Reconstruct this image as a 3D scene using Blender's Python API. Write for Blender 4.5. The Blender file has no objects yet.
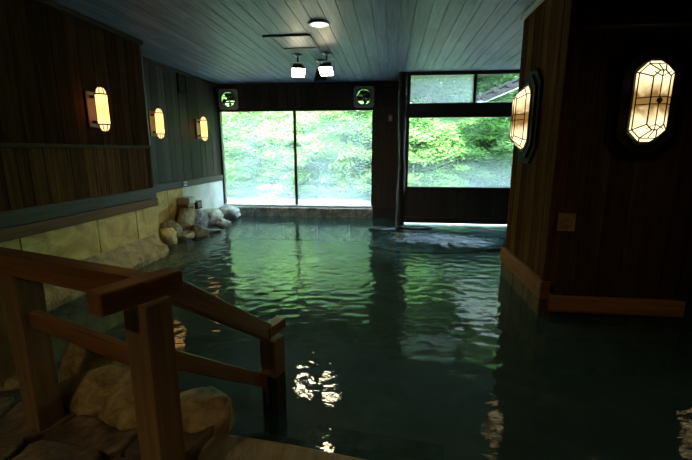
import bpy, bmesh, math, random
import numpy as np
from mathutils import Vector, Matrix, noise as mnoise
random.seed(7)
sc = bpy.context.scene
COL = sc.collection
R = math.radians

# ------------------------------------------------------------------ materials
def newmat(name):
    m = bpy.data.materials.new(name); m.use_nodes = True
    nt = m.node_tree; nt.nodes.clear()
    return m, nt, nt.nodes.new, nt.links.new

def setin(node, **k):
    for n, v in k.items():
        node.inputs[n.replace('_', ' ')].default_value = v

def wood(name, c1, c2, grain='Z', rough=.45, scale=1.0, spec=.5, bump=.25, vary=.45, stain=None):
    """stretched-noise wood; every board (mesh island) gets its own tone"""
    m, nt, N, L = newmat(name)
    out = N('ShaderNodeOutputMaterial'); b = N('ShaderNodeBsdfPrincipled')
    tc = N('ShaderNodeTexCoord'); mp = N('ShaderNodeMapping')
    s = {'X': (1.2, 26, 26), 'Y': (26, 1.2, 26), 'Z': (26, 26, 1.2)}[grain]
    mp.inputs['Scale'].default_value = [q*scale for q in s]
    geo = N('ShaderNodeNewGeometry')
    add = N('ShaderNodeVectorMath'); add.operation = 'MULTIPLY_ADD'
    add.inputs[1].default_value = (37, 19, 53)
    L(geo.outputs['Random Per Island'], add.inputs[0]); L(tc.outputs['Object'], add.inputs[2])
    L(add.outputs[0], mp.inputs['Vector'])
    n1 = N('ShaderNodeTexNoise'); setin(n1, Scale=1.0, Detail=6.0, Roughness=.65, Distortion=.35)
    L(mp.outputs[0], n1.inputs['Vector'])
    rp = N('ShaderNodeValToRGB'); rp.color_ramp.elements[0].position = .3; rp.color_ramp.elements[1].position = .72
    rp.color_ramp.elements[0].color = (*c1, 1); rp.color_ramp.elements[1].color = (*c2, 1)
    L(n1.outputs['Fac'], rp.inputs[0])
    mr = N('ShaderNodeMapRange'); mr.inputs['To Min'].default_value = 1-vary; mr.inputs['To Max'].default_value = 1+vary*.8
    L(geo.outputs['Random Per Island'], mr.inputs['Value'])
    mul = N('ShaderNodeVectorMath'); mul.operation = 'SCALE'
    L(rp.outputs[0], mul.inputs[0]); L(mr.outputs[0], mul.inputs['Scale'])
    col = mul.outputs[0]
    if stain:
        n3 = N('ShaderNodeTexNoise'); setin(n3, Scale=stain[1], Detail=4.0)
        L(tc.outputs['Object'], n3.inputs['Vector'])
        r3 = N('ShaderNodeValToRGB'); r3.color_ramp.elements[0].position = .48; r3.color_ramp.elements[1].position = .68
        L(n3.outputs['Fac'], r3.inputs[0])
        mx = N('ShaderNodeMixRGB'); L(r3.outputs[0], mx.inputs[0]); L(col, mx.inputs[1]); mx.inputs[2].default_value = (*stain[0], 1)
        col = mx.outputs[0]
    L(col, b.inputs['Base Color'])
    b.inputs['Roughness'].default_value = rough; b.inputs['Specular IOR Level'].default_value = spec
    bp = N('ShaderNodeBump'); bp.inputs['Strength'].default_value = bump; bp.inputs['Distance'].default_value = .01
    L(n1.outputs['Fac'], bp.inputs['Height']); L(bp.outputs[0], b.inputs['Normal'])
    L(b.outputs[0], out.inputs[0])
    return m

def stone(name, cols, scale=6, rough=.6, bump=.5, spec=.5, detail=8, stretch=(1, 1, 1), vein=None):
    m, nt, N, L = newmat(name)
    out = N('ShaderNodeOutputMaterial'); b = N('ShaderNodeBsdfPrincipled')
    tc = N('ShaderNodeTexCoord'); mp = N('ShaderNodeMapping'); mp.inputs['Scale'].default_value = stretch
    L(tc.outputs['Object'], mp.inputs['Vector'])
    n1 = N('ShaderNodeTexNoise'); setin(n1, Scale=scale, Detail=detail, Roughness=.6, Distortion=.6)
    L(mp.outputs[0], n1.inputs['Vector'])
    rp = N('ShaderNodeValToRGB'); cr = rp.color_ramp
    k = len(cols)
    cr.elements[0].position = .28; cr.elements[0].color = (*cols[0], 1)
    cr.elements[1].position = .72; cr.elements[1].color = (*cols[-1], 1)
    for i in range(1, k-1):
        e = cr.elements.new(.28+.44*i/(k-1)); e.color = (*cols[i], 1)
    L(n1.outputs['Fac'], rp.inputs[0])
    col = rp.outputs[0]
    if vein:
        w = N('ShaderNodeTexNoise'); setin(w, Scale=vein[1], Detail=5.0, Distortion=1.5)
        L(mp.outputs[0], w.inputs['Vector'])
        r2 = N('ShaderNodeValToRGB'); e = r2.color_ramp.elements
        e[0].position = .44; e[0].color = (0, 0, 0, 1); e[1].position = .5; e[1].color = (1, 1, 1, 1)
        e3 = e.new(.56); e3.color = (0, 0, 0, 1)
        L(w.outputs['Fac'], r2.inputs[0])
        mf = N('ShaderNodeMath'); mf.operation = 'MULTIPLY'; mf.inputs[1].default_value = vein[2]; L(r2.outputs[0], mf.inputs[0])
        mx = N('ShaderNodeMixRGB'); L(mf.outputs[0], mx.inputs[0]); L(col, mx.inputs[1]); mx.inputs[2].default_value = (*vein[0], 1)
        col = mx.outputs[0]
    L(col, b.inputs['Base Color'])
    b.inputs['Roughness'].default_value = rough; b.inputs['Specular IOR Level'].default_value = spec
    n2 = N('ShaderNodeTexNoise'); setin(n2, Scale=scale*4, Detail=6.0, Roughness=.7)
    L(mp.outputs[0], n2.inputs['Vector'])
    bp = N('ShaderNodeBump'); bp.inputs['Strength'].default_value = bump; bp.inputs['Distance'].default_value = .02
    L(n2.outputs['Fac'], bp.inputs['Height']); L(bp.outputs[0], b.inputs['Normal'])
    L(b.outputs[0], out.inputs[0])
    return m

def plain(name, c, rough=.5, metal=0, spec=.5):
    m, nt, N, L = newmat(name)
    out = N('ShaderNodeOutputMaterial'); b = N('ShaderNodeBsdfPrincipled')
    tc = N('ShaderNodeTexCoord'); n = N('ShaderNodeTexNoise'); setin(n, Scale=18.0, Detail=4.0)
    L(tc.outputs['Object'], n.inputs['Vector'])
    mr = N('ShaderNodeMapRange'); mr.inputs['To Min'].default_value = .75; mr.inputs['To Max'].default_value = 1.2
    L(n.outputs['Fac'], mr.inputs['Value'])
    sc_ = N('ShaderNodeVectorMath'); sc_.operation = 'SCALE'; sc_.inputs[0].default_value = c
    L(mr.outputs[0], sc_.inputs['Scale']); L(sc_.outputs[0], b.inputs['Base Color'])
    b.inputs['Roughness'].default_value = rough; b.inputs['Metallic'].default_value = metal
    b.inputs['Specular IOR Level'].default_value = spec
    L(b.outputs[0], out.inputs[0])
    return m

def lit(name, c, strength, mottle=None):
    """lamp glass / lamp paper that gives off light; mottle = mid-height band, own tint and bulb falloff painted together"""
    m, nt, N, L = newmat(name)
    out = N('ShaderNodeOutputMaterial'); e = N('ShaderNodeEmission')
    e.inputs['Strength'].default_value = strength; e.inputs['Color'].default_value = (*c, 1)
    if mottle:
        tc = N('ShaderNodeTexCoord'); sp = N('ShaderNodeSeparateXYZ'); L(tc.outputs['Object'], sp.inputs[0])
        ab = N('ShaderNodeMath'); ab.operation = 'ABSOLUTE'; L(sp.outputs['Z'], ab.inputs[0])
        n = N('ShaderNodeTexNoise'); setin(n, Scale=9.0, Detail=4.0, Distortion=.8); L(tc.outputs['Object'], n.inputs['Vector'])
        ma = N('ShaderNodeMath'); ma.operation = 'MULTIPLY_ADD'; ma.inputs[1].default_value = .22; L(n.outputs['Fac'], ma.inputs[0]); L(ab.outputs[0], ma.inputs[2])
        rp = N('ShaderNodeValToRGB'); rp.color_ramp.elements[0].position = mottle[1]; rp.color_ramp.elements[1].position = mottle[2]
        rp.color_ramp.elements[0].color = (*mottle[0], 1); rp.color_ramp.elements[1].color = (*c, 1)
        L(ma.outputs[0], rp.inputs[0]); L(rp.outputs[0], e.inputs['Color'])
    L(e.outputs[0], out.inputs[0])
    return m

def fogged_glass(name, base, amp, low=0.0, zlow=.8, blur=0):
    """window pane with condensation; film thicker in noise patches, steam haze painted in towards the foot"""
    m, nt, N, L = newmat(name)
    out = N('ShaderNodeOutputMaterial')
    tr = N('ShaderNodeBsdfTransparent'); tr.inputs[0].default_value = (.97, 1, .985, 1)
    tl = N('ShaderNodeBsdfTranslucent'); tl.inputs[0].default_value = (.78, .90, 1, 1)
    gl = N('ShaderNodeBsdfGlossy'); gl.inputs['Roughness'].default_value = .05
    tc = N('ShaderNodeTexCoord'); n = N('ShaderNodeTexNoise'); setin(n, Scale=1.6, Detail=5.0, Roughness=.55, Distortion=.3)
    mp = N('ShaderNodeMapping'); mp.inputs['Scale'].default_value = (1, 1, .8); L(tc.outputs['Object'], mp.inputs[0]); L(mp.outputs[0], n.inputs['Vector'])
    mr = N('ShaderNodeMapRange'); mr.inputs['From Min'].default_value = .35; mr.inputs['From Max'].default_value = .7
    mr.inputs['To Min'].default_value = base; mr.inputs['To Max'].default_value = base+amp
    L(n.outputs['Fac'], mr.inputs['Value'])
    sp = N('ShaderNodeSeparateXYZ'); L(tc.outputs['Object'], sp.inputs[0])
    m2 = N('ShaderNodeMapRange'); m2.inputs['From Min'].default_value = zlow; m2.inputs['From Max'].default_value = zlow+.7
    m2.inputs['To Min'].default_value = low; m2.inputs['To Max'].default_value = 0  # whiter foot: haze put into the pane shader
    L(sp.outputs['Z'], m2.inputs['Value'])
    ad = N('ShaderNodeMath'); ad.operation = 'ADD'; ad.use_clamp = True; L(mr.outputs[0], ad.inputs[0]); L(m2.outputs[0], ad.inputs[1])
    if blur:
        rf = N('ShaderNodeBsdfRefraction'); rf.inputs['IOR'].default_value = 1.01; rf.inputs['Roughness'].default_value = .14
        mr_ = N('ShaderNodeMixShader'); mr_.inputs[0].default_value = blur; L(tr.outputs[0], mr_.inputs[1]); L(rf.outputs[0], mr_.inputs[2]); tr = mr_
    mx = N('ShaderNodeMixShader'); L(ad.outputs[0], mx.inputs[0]); L(tr.outputs[0], mx.inputs[1]); L(tl.outputs[0], mx.inputs[2])
    mg = N('ShaderNodeMixShader'); mg.inputs[0].default_value = .04; L(mx.outputs[0], mg.inputs[1]); L(gl.outputs[0], mg.inputs[2])
    L(mg.outputs[0], out.inputs[0])
    return m

def water_mat():
    m, nt, N, L = newmat('pool_water')
    out = N('ShaderNodeOutputMaterial')
    tr = N('ShaderNodeBsdfTransparent'); tr.inputs[0].default_value = (.50, .62, .56, 1)
    gl = N('ShaderNodeBsdfGlossy'); gl.inputs['Roughness'].default_value = .015
    tc = N('ShaderNodeTexCoord'); mp = N('ShaderNodeMapping'); mp.inputs['Scale'].default_value = (.7, 1.2, 1)
    L(tc.outputs['Object'], mp.inputs[0])
    n = N('ShaderNodeTexNoise'); setin(n, Scale=12.0, Detail=3.0, Roughness=.5); L(mp.outputs[0], n.inputs['Vector'])
    bp = N('ShaderNodeBump'); bp.inputs['Strength'].default_value = .12; bp.inputs['Distance'].default_value = .02
    L(n.outputs['Fac'], bp.inputs['Height']); L(bp.outputs[0], gl.inputs['Normal'])
    fr = N('ShaderNodeFresnel'); fr.inputs['IOR'].default_value = 1.5; L(bp.outputs[0], fr.inputs['Normal'])
    df = N('ShaderNodeBsdfDiffuse'); df.inputs[0].default_value = (.11, .27, .27, 1)
    mb = N('ShaderNodeMixShader'); mb.inputs[0].default_value = .15; L(tr.outputs[0], mb.inputs[1]); L(df.outputs[0], mb.inputs[2])
    mx = N('ShaderNodeMixShader'); L(fr.outputs[0], mx.inputs[0]); L(mb.outputs[0], mx.inputs[1]); L(gl.outputs[0], mx.inputs[2])
    L(mx.outputs[0], out.inputs[0])
    return m

def leaf_mat(name, c1, c2):
    m, nt, N, L = newmat(name)
    out = N('ShaderNodeOutputMaterial'); d = N('ShaderNodeBsdfDiffuse'); t = N('ShaderNodeBsdfTranslucent')
    geo = N('ShaderNodeNewGeometry'); tc = N('ShaderNodeTexCoord')
    n = N('ShaderNodeTexNoise'); setin(n, Scale=1.4, Detail=3.0); L(tc.outputs['Object'], n.inputs['Vector'])
    ad = N('ShaderNodeMath'); ad.operation = 'MULTIPLY_ADD'; ad.inputs[1].default_value = .5
    L(geo.outputs['Random Per Island'], ad.inputs[0]); 
    sb = N('ShaderNodeMath'); sb.operation = 'SUBTRACT'; sb.inputs[1].default_value = .25; L(n.outputs['Fac'], sb.inputs[0]); L(sb.outputs[0], ad.inputs[2])
    rp = N('ShaderNodeValToRGB'); rp.color_ramp.elements[0].color = (*c1, 1); rp.color_ramp.elements[1].color = (*c2, 1)
    rp.color_ramp.elements[0].position = .1; rp.color_ramp.elements[1].position = .8
    L(ad.outputs[0], rp.inputs[0]); L(rp.outputs[0], d.inputs[0]); L(rp.outputs[0], t.inputs[0])
    mx = N('ShaderNodeMixShader'); mx.inputs[0].default_value = .4; L(d.outputs[0], mx.inputs[1]); L(t.outputs[0], mx.inputs[2])
    L(mx.outputs[0], out.inputs[0])
    return m

M = {}
M['wall_dark'] = wood('stained_wall_boards', (.016, .0085, .0045), (.05, .026, .013), 'Z', .7, spec=.0, bump=.3)
M['wall_far'] = wood('far_wall_boards', (.020, .015, .012), (.062, .046, .036), 'Z', .5, spec=.06, bump=.3)
M['wall_low'] = wood('wainscot_boards', (.036, .017, .008), (.12, .058, .026), 'Z', .7, spec=.0, bump=.3, vary=.5)
M['back_wall'] = wood('back_wall_boards', (.020, .013, .009), (.060, .038, .022), 'Z', .45, vary=.4)
M['ceil'] = wood('ceiling_boards', (.030, .044, .064), (.175, .235, .32), 'Y', .5, bump=.35, vary=.3, spec=.45)
M['trim_dark'] = wood('dark_trim_wood', (.018, .012, .009), (.05, .034, .024), 'Y', .5, vary=.2, spec=.05)
M['trim_darkx'] = wood('dark_frame_wood', (.016, .011, .008), (.045, .03, .02), 'X', .4, vary=.2)
M['trim_darkz'] = wood('dark_upright_wood', (.016, .011, .008), (.045, .03, .02), 'Z', .4, vary=.2)
M['trim_grey'] = wood('weathered_base_board', (.045, .040, .034), (.10, .088, .075), 'Y', .5, vary=.15, spec=.1)
M['trim_red'] = wood('reddish_skirt_board', (.08, .04, .018), (.19, .095, .045), 'Y', .5, vary=.15, spec=.1)
M['trim_orange'] = wood('orange_skirting_y', (.13, .052, .014), (.30, .125, .035), 'Y', .55, vary=.15, spec=.08)
M['trim_orangex'] = wood('orange_skirting_x', (.20, .09, .03), (.42, .2, .07), 'X', .45, vary=.15)
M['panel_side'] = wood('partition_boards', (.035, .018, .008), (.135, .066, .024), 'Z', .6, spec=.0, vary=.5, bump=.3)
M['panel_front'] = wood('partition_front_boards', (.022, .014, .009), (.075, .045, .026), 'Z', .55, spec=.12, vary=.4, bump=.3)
M['rail'] = wood('railing_wood', (.09, .036, .013), (.26, .11, .036), 'X', .38, scale=1.4, vary=.1)
M['post'] = wood('post_wood', (.10, .060, .024), (.27, .165, .07), 'Z', .5, scale=1.2, vary=.1)
M['post_wet'] = wood('wet_post_wood', (.012, .010, .007), (.04, .03, .02), 'Z', .25, vary=.1)
M['ledge_stone'] = stone('yellow_stone', [(.18, .10, .015), (.42, .27, .05), (.60, .43, .12), (.36, .26, .08)], 2.2, .6, .3, stretch=(1, 1, 1.6), vein=((.25, .15, .04), 1.2, .25))
M['curb_left'] = stone('rough_yellow_kerb', [(.08, .05, .012), (.26, .17, .045), (.48, .35, .13)], 8, .6, .8)
M['plaster'] = stone('pale_plaster', [(.55, .57, .55), (.75, .77, .75), (.82, .84, .82)], 3, .6, .2)
M['curb_back'] = stone('mottled_kerb_stone', [(.14, .14, .12), (.48, .46, .40), (.85, .82, .74)], 5, .5, .6, vein=((.08, .08, .08), 2.2, .6))
M['sill'] = plain('white_sill', (.75, .78, .76), .35)
M['rock_tan'] = stone('tan_boulder', [(.15, .11, .05), (.42, .34, .18), (.62, .53, .32)], 5, .6, .8, vein=((.05, .04, .025), 3, .5))
M['rock_pale'] = stone('pale_boulder', [(.34, .34, .32), (.66, .66, .62), (.88, .88, .85)], 5, .5, .7, vein=((.15, .15, .14), 3, .5))
M['rock_yellow'] = stone('yellow_boulder', [(.28, .20, .05), (.58, .46, .15), (.75, .66, .34)], 6, .5, .7)
M['rock_grey'] = stone('blue_grey_boulder', [(.18, .22, .25), (.44, .5, .55), (.7, .76, .8)], 6, .45, .8, vein=((.08, .1, .12), 4, .6))
M['rock_brown'] = stone('brown_wet_boulder', [(.05, .035, .02), (.16, .11, .06), (.3, .22, .13)], 6, .35, .7)
M['rock_fore'] = stone('foreground_boulder', [(.07, .045, .015), (.28, .19, .07), (.46, .34, .14), (.60, .47, .24)], 11, .5, 1.0, vein=((.05, .03, .012), 3, .25))
M['rock_wet'] = stone('wet_dark_rock', [(.015, .02, .022), (.05, .06, .06), (.11, .12, .11)], 4, .22, .6)
M['rock_ledge'] = stone('sky_tinted_wet_rock', [(.03, .045, .055), (.08, .11, .13), (.18, .23, .26)], 4, .25, .8)  # bluish window sheen put into the rock colour
M['footing'] = stone('brown_footing_stone', [(.04, .025, .01), (.10, .065, .022), (.18, .12, .045)], 6, .6, .6, spec=.1)
M['flag'] = stone('brown_flagstone', [(.015, .012, .008), (.07, .05, .026), (.20, .13, .06), (.30, .21, .11)], 9, .3, 1.0, vein=((.012, .01, .006), 3, .4))
M['slab'] = stone('tan_slab', [(.16, .115, .05), (.26, .195, .095), (.34, .27, .14)], 3, .5, .8, stretch=(5, 1, 1))
M['pool_floor'] = stone('pool_floor_stone', [(.018, .020, .017), (.045, .052, .042), (.09, .10, .08)], 1.6, .6, .3)
M['earth'] = stone('mortar_and_earth', [(.012, .01, .008), (.035, .028, .02), (.06, .05, .035)], 8, .5, .8)
M['black'] = plain('black_void_boards', (.012, .010, .009), .7)
M['iron'] = plain('black_iron', (.02, .018, .016), .5, .3)
M['steel'] = plain('dull_steel', (.35, .36, .37), .35, .8)
M['lampwood'] = wood('red_lamp_board', (.05, .012, .005), (.13, .035, .013), 'Z', .4, vary=.1)
M['darkboard'] = wood('black_lamp_board', (.008, .006, .004), (.02, .014, .010), 'Z', .6, spec=.05, vary=.1)
M['came'] = plain('lead_came', (.03, .026, .02), .5, .4)
M['paper'] = lit('lit_paper_shade', (1, .56, .16), 3.4, ((1, .40, .06), -.05, .32))
M['capglass'] = lit('lit_ribbed_cap', (1, .66, .28), 1.8)
M['leaded'] = lit('lit_leaded_glass', (1, .80, .42), 2.0, ((.16, .085, .02), .15, .30))  # amber middle, with the dimmer stretch between two bulbs painted in
M['flood'] = lit('lit_flood_lens', (1, .86, .55), 55.0)
M['down'] = lit('lit_downlight_lens', (1, .93, .78), 3.0)
M['logwood'] = wood('dark_log_wood', (.010, .008, .006), (.035, .026, .018), 'Z', .6, spec=.2, bump=.6)
M['white'] = plain('white_plastic', (.75, .78, .78), .4)
M['cream'] = plain('cream_plastic', (.42, .34, .16), .5)
M['gold'] = wood('carved_plate_wood', (.2, .12, .04), (.42, .27, .1), 'X', .4, vary=.1)
M['grille'] = plain('fan_plate_metal', (.62, .62, .6), .4, .3)
M['fanglass'] = plain('fan_drum_metal', (.5, .58, .52), .12, .95)
M['fog1'] = fogged_glass('fogged_pane_wide', .05, .10, .18, .25, blur=.25)
M['fog2'] = fogged_glass('fogged_pane_side', .0, .02, .11, .83)
M['fog3'] = fogged_glass('fogged_transom', .0, .015)
M['fog4'] = fogged_glass('frosted_transom', .16, .04, blur=.8)
M['water'] = water_mat()
M['leaf_a'] = leaf_mat('fresh_maple_leaves', (.07, .17, .05), (.42, .66, .24))
M['leaf_b'] = leaf_mat('mid_green_leaves', (.03, .09, .03), (.20, .40, .11))
M['leaf_c'] = leaf_mat('dark_green_leaves', (.014, .04, .016), (.075, .15, .05))
M['bark'] = wood('tree_bark', (.05, .04, .03), (.14, .11, .08), 'Z', .8)
M['bank'] = stone('mossy_bank', [(.03, .07, .025), (.10, .18, .06), (.18, .28, .11)], 2.5, .9, .6)
M['tile'] = plain('dark_roof_tile', (.010, .011, .012), .8, spec=.1)
M['soffit'] = plain('white_soffit', (.85, .87, .88), .6)
M['gravel'] = stone('outdoor_ground', [(.1, .1, .09), (.25, .25, .22), (.4, .4, .36)], 9, .8, .5)

# ------------------------------------------------------------------ mesh helpers
def box(bm, x0, x1, y0, y1, z0, z1, mat=None):
    vs = [bm.verts.new((x, y, z)) for x in (x0, x1) for y in (y0, y1) for z in (z0, z1)]
    fs = [(0, 1, 3, 2), (4, 6, 7, 5), (0, 4, 5, 1), (2, 3, 7, 6), (0, 2, 6, 4), (1, 5, 7, 3)]
    out = [bm.faces.new([vs[i] for i in f]) for f in fs]
    if mat is not None:
        bmesh.ops.transform(bm, matrix=mat, verts=vs)
    return vs

def prism(bm, pts, d0, d1, fn):
    """extrude 2-D outline pts between depths d0,d1; fn(u,v,d)->xyz"""
    a = [bm.verts.new(fn(u, v, d0)) for u, v in pts]; b = [bm.verts.new(fn(u, v, d1)) for u, v in pts]
    n = len(pts)
    bm.faces.new(a[::-1]); bm.faces.new(b)
    for i in range(n):
        bm.faces.new((a[i], a[(i+1) % n], b[(i+1) % n], b[i]))

def rod(bm, p, q, r, seg=8):
    p = Vector(p); q = Vector(q); d = q-p
    if d.length < 1e-6: return
    z = d.normalized(); x = z.orthogonal().normalized(); y = z.cross(x)
    A = [bm.verts.new(p+(x*math.cos(2*math.pi*i/seg)+y*math.sin(2*math.pi*i/seg))*r) for i in range(seg)]
    B = [bm.verts.new(v.co+d) for v in A]
    bm.faces.new(A[::-1]); bm.faces.new(B)
    for i in range(seg): bm.faces.new((A[i], A[(i+1) % seg], B[(i+1) % seg], B[i]))

def lathe(bm, prof, seg=24, mat=None):
    rings = []
    for r, z in prof:
        if r < 1e-5: rings.append([bm.verts.new((0, 0, z))])
        else: rings.append([bm.verts.new((r*math.cos(2*math.pi*i/seg), r*math.sin(2*math.pi*i/seg), z)) for i in range(seg)])
    for a, b in zip(rings, rings[1:]):
        for i in range(seg):
            j = (i+1) % seg
            if len(a) == 1 and len(b) == 1: continue
            if len(a) == 1: bm.faces.new((a[0], b[j], b[i]))
            elif len(b) == 1: bm.faces.new((a[i], a[j], b[0]))
            else: bm.faces.new((a[i], a[j], b[j], b[i]))
    if mat is not None:
        bmesh.ops.transform(bm, matrix=mat, verts=[v for r in rings for v in r])

def obj(name, bm, mat, parent=None, bevel=0, smooth=False, loc=None):
    bmesh.ops.recalc_face_normals(bm, faces=bm.faces)
    me = bpy.data.meshes.new(name); bm.to_mesh(me); bm.free()
    me.materials.append(mat)
    o = bpy.data.objects.new(name, me); COL.objects.link(o)
    if smooth:
        for p in me.polygons: p.use_smooth = True
    if bevel:
        b = o.modifiers.new('bevel', 'BEVEL'); b.width = bevel; b.segments = 2; b.limit_method = 'ANGLE'; b.angle_limit = R(40)
    if parent: o.parent = parent
    if loc is not None: o.location = loc
    return o

def struct(name, bm, mat, parent=None, **k):
    o = obj(name, bm, mat, parent, **k)
    if parent is None: o['kind'] = 'structure'
    return o

def tag(o, label, cat, group=None, kind=None):
    o['label'] = label; o['category'] = cat
    if group: o['group'] = group
    if kind: o['kind'] = kind
    return o

def thing(name, label, cat, loc=(0, 0, 0), rz=0, group=None):
    o = bpy.data.objects.new(name, None); COL.objects.link(o)
    o.location = loc; o.rotation_euler.z = rz; o.empty_display_size = .1
    return tag(o, label, cat, group)

def copy_thing(root, loc, rz, label, group=None):
    r = root.copy(); COL.objects.link(r); r.location = loc; r.rotation_euler.z = rz
    r['label'] = label
    if group: r['group'] = group
    for ch in list(root.children):
        c = ch.copy(); COL.objects.link(c); c.parent = r
        for g in list(ch.children):
            d = g.copy(); COL.objects.link(d); d.parent = c
    return r

def boards(bm, axis, a0, a1, width, other, z0, z1, gap=.006, jitter=.0):
    """row of boards along `axis`; other=(lo,hi) thickness range on the remaining axis"""
    a = a0; k = 0
    while a < a1-1e-4:
        w = width*(1+random.uniform(-jitter, jitter)); b = min(a+w, a1)
        if a1-b < width*.25: b = a1
        t = random.uniform(0, .004)
        if axis == 'y': box(bm, other[0]-(0), other[1]-t if other[2] > 0 else other[1], a+gap/2, b-gap/2, z0, z1) if other[2] > 0 else box(bm, other[0]+t, other[1], a+gap/2, b-gap/2, z0, z1)
        elif axis == 'x': box(bm, a+gap/2, b-gap/2, other[0]+t, other[1], z0, z1)
        a = b; k += 1

CEIL = 3.13
# ------------------------------------------------------------------ left walls
bm = bmesh.new()
box(bm, -4.6, -3.66, -3.0, 5.62, -.6, CEIL+.1); struct('wall_left', bm, M['black'])
bm = bmesh.new(); boards(bm, 'y', -3.0, 5.62, .21, (-3.66, -3.6, 1), 1.66, CEIL, jitter=.25); struct('wall_left_upper', bm, M['wall_dark'])
bm = bmesh.new(); boards(bm, 'y', -3.0, 5.62, .17, (-3.66, -3.605, 1), 1.03, 1.63, jitter=.3); struct('wall_left_wainscot', bm, M['wall_low'])
bm = bmesh.new(); box(bm, -3.66, -3.57, -3.0, 5.63, 1.625, 1.665); struct('trim_1', bm, M['trim_dark'], bevel=.006)
bm = bmesh.new(); box(bm, -3.66, -3.575, -3.0, 5.63, .885, 1.035); struct('baseboard_left', bm, M['trim_grey'], bevel=.006)
bm = bmesh.new(); box(bm, -3.66, -3.56, -3.0, 5.635, .76, .88); struct('trim_2', bm, M['trim_red'], bevel=.008)
bm = bmesh.new(); box(bm, -3.66, -3.55, -3.0, 5.63, CEIL-.06, CEIL); struct('trim_3', bm, M['trim_dark'], bevel=.008)
bm = bmesh.new(); box(bm, -3.67, -3.59, 5.60, 5.64, 1.665, CEIL-.06); struct('trim_4', bm, M['trim_darkz'], bevel=.006)
# yellow stone slabs below the wainscot
bm = bmesh.new(); y = -3.0
for y1 in (-1.2, .6, 2.2, 3.35, 4.38, 5.13, 5.64):
    box(bm, -3.66, -3.6+random.uniform(-.004, .004), y+.003, y1-.003, .2, .76); y = y1
struct('wall_left_stone', bm, M['ledge_stone'], bevel=.008)
# sloped rough stone ledge along the foot of the wall
def ledge_mesh():
    bm = bmesh.new(); prof = [(-3.66, .35), (-3.60, .33), (-3.54, .26), (-3.47, .19), (-3.41, .15), (-3.39, .07), (-3.42, -.1), (-3.44, -.6), (-3.66, -.6)]
    n = 150; rows = []
    for i in range(n+1):
        yy = -2.9+8.42*i/n; r = []
        wander = mnoise.noise((yy*.9, 3, 1))*.04
        for k, (x, z) in enumerate(prof):
            if 0 < k < 7:
                e = (k/6)
                x += wander*e + mnoise.noise((yy*5, k*.7, 2))*.022*e
                z += mnoise.noise((yy*4, k*.9, 7))*.015*e
            r.append(bm.verts.new((x, yy, z)))
        rows.append(r)
    for a, b in zip(rows, rows[1:]):
        for k in range(len(prof)):
            j = (k+1) % len(prof); bm.faces.new((a[k], a[j], b[j], b[k]))
    bm.faces.new(rows[0]); bm.faces.new(rows[-1][::-1])
    return bm
struct('trim_5', ledge_mesh(), M['curb_left'])

XF = -4.17
bm = bmesh.new(); box(bm, -4.6, XF-.05, 5.62, 9.7, -.6, CEIL+.1); struct('wall_left_rear', bm, M['black'])
bm = bmesh.new(); boards(bm, 'y', 5.62, 9.42, .2, (XF-.06, XF, 1), 1.0, CEIL, jitter=.25); struct('wall_left_rear_boards', bm, M['wall_far'])
bm = bmesh.new(); box(bm, XF-.05, XF+.03, 5.62, 9.42, .86, 1.0); struct('baseboard_left_rear', bm, M['trim_grey'], bevel=.006)
bm = bmesh.new(); box(bm, XF-.05, XF+.04, 5.62, 9.42, CEIL-.06, CEIL); struct('trim_6', bm, M['trim_dark'], bevel=.006)
bm = bmesh.new()
for a, b in ((5.62, 6.35), (6.35, 6.86), (6.86, 7.42)): box(bm, XF-.05, XF+.035, a+.004, b-.004, -.6, .855)
struct('wall_left_rear_stone', bm, M['ledge_stone'], bevel=.01)
bm = bmesh.new(); box(bm, XF-.05, XF+.01, 7.42, 9.42, -.6, .86); struct('wall_left_rear_plaster', bm, M['plaster'])

# vent in the far wall
v = thing('wall_vent', 'small dark louvred vent high on the far left board wall', 'vent', (XF, 7.75, 2.9))
bm = bmesh.new()
for a in ((-.16, .16, .17, .2), (-.16, .16, -.2, -.17)): box(bm, 0, .035, a[0], a[1], a[2], a[3])
for s in (-1, 1): box(bm, 0, .035, s*.145-.015, s*.145+.015, -.2, .2)
obj('frame', bm, M['trim_dark'], v)
bm = bmesh.new()
for k in range(5): box(bm, .005, .022, -.11+k*.05, -.09+k*.05, -.17, .17)
obj('slats', bm, M['trim_darkz'], v)
bm = bmesh.new(); box(bm, .0005, .004, -.13, .13, -.17, .17); obj('backing', bm, M['black'], v)

# thermometer plate
t = thing('wall_thermometer', 'small white plastic thermometer on grey base board above the rocks', 'thermometer', (XF+.03, 7.5, .93))
bm = bmesh.new(); box(bm, 0, .025, -.07, .07, -.045, .045); obj('case', bm, M['white'], t, bevel=.006)
bm = bmesh.new(); box(bm, .0255, .028, -.045, .045, -.012, .018); obj('display', bm, M['iron'], t)

# ------------------------------------------------------------------ back wall and window 1
YB = 9.4
bm = bmesh.new()
for xa, xb in ((-4.6, -4.07), (-3.69, -.835), (-.455, .2)): boards(bm, 'x', xa, xb, .19, (YB-.02, YB+.16), 2.56, CEIL, jitter=.2)
for xa, xb in ((-4.07, -3.69), (-.835, -.455)):
    for za, zb in ((2.56, 2.59), (2.97, CEIL)): boards(bm, 'x', xa, xb, .19, (YB-.02, YB+.16), za, zb)
struct('wall_back', bm, M['back_wall'])
bm = bmesh.new(); boards(bm, 'x', -.42, .34, .19, (YB-.02, YB+.16), -.6, 2.56, jitter=.2); struct('wall_back_pier', bm, M['back_wall'])
bm = bmesh.new(); box(bm, -.42, .3, YB-.06, YB-.02, .10, .26); struct('baseboard_back', bm, M['trim_darkx'], bevel=.006)
w1 = bpy.data.objects.new('window_1', None); COL.objects.link(w1); w1['kind'] = 'structure'
bm = bmesh.new()
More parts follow.
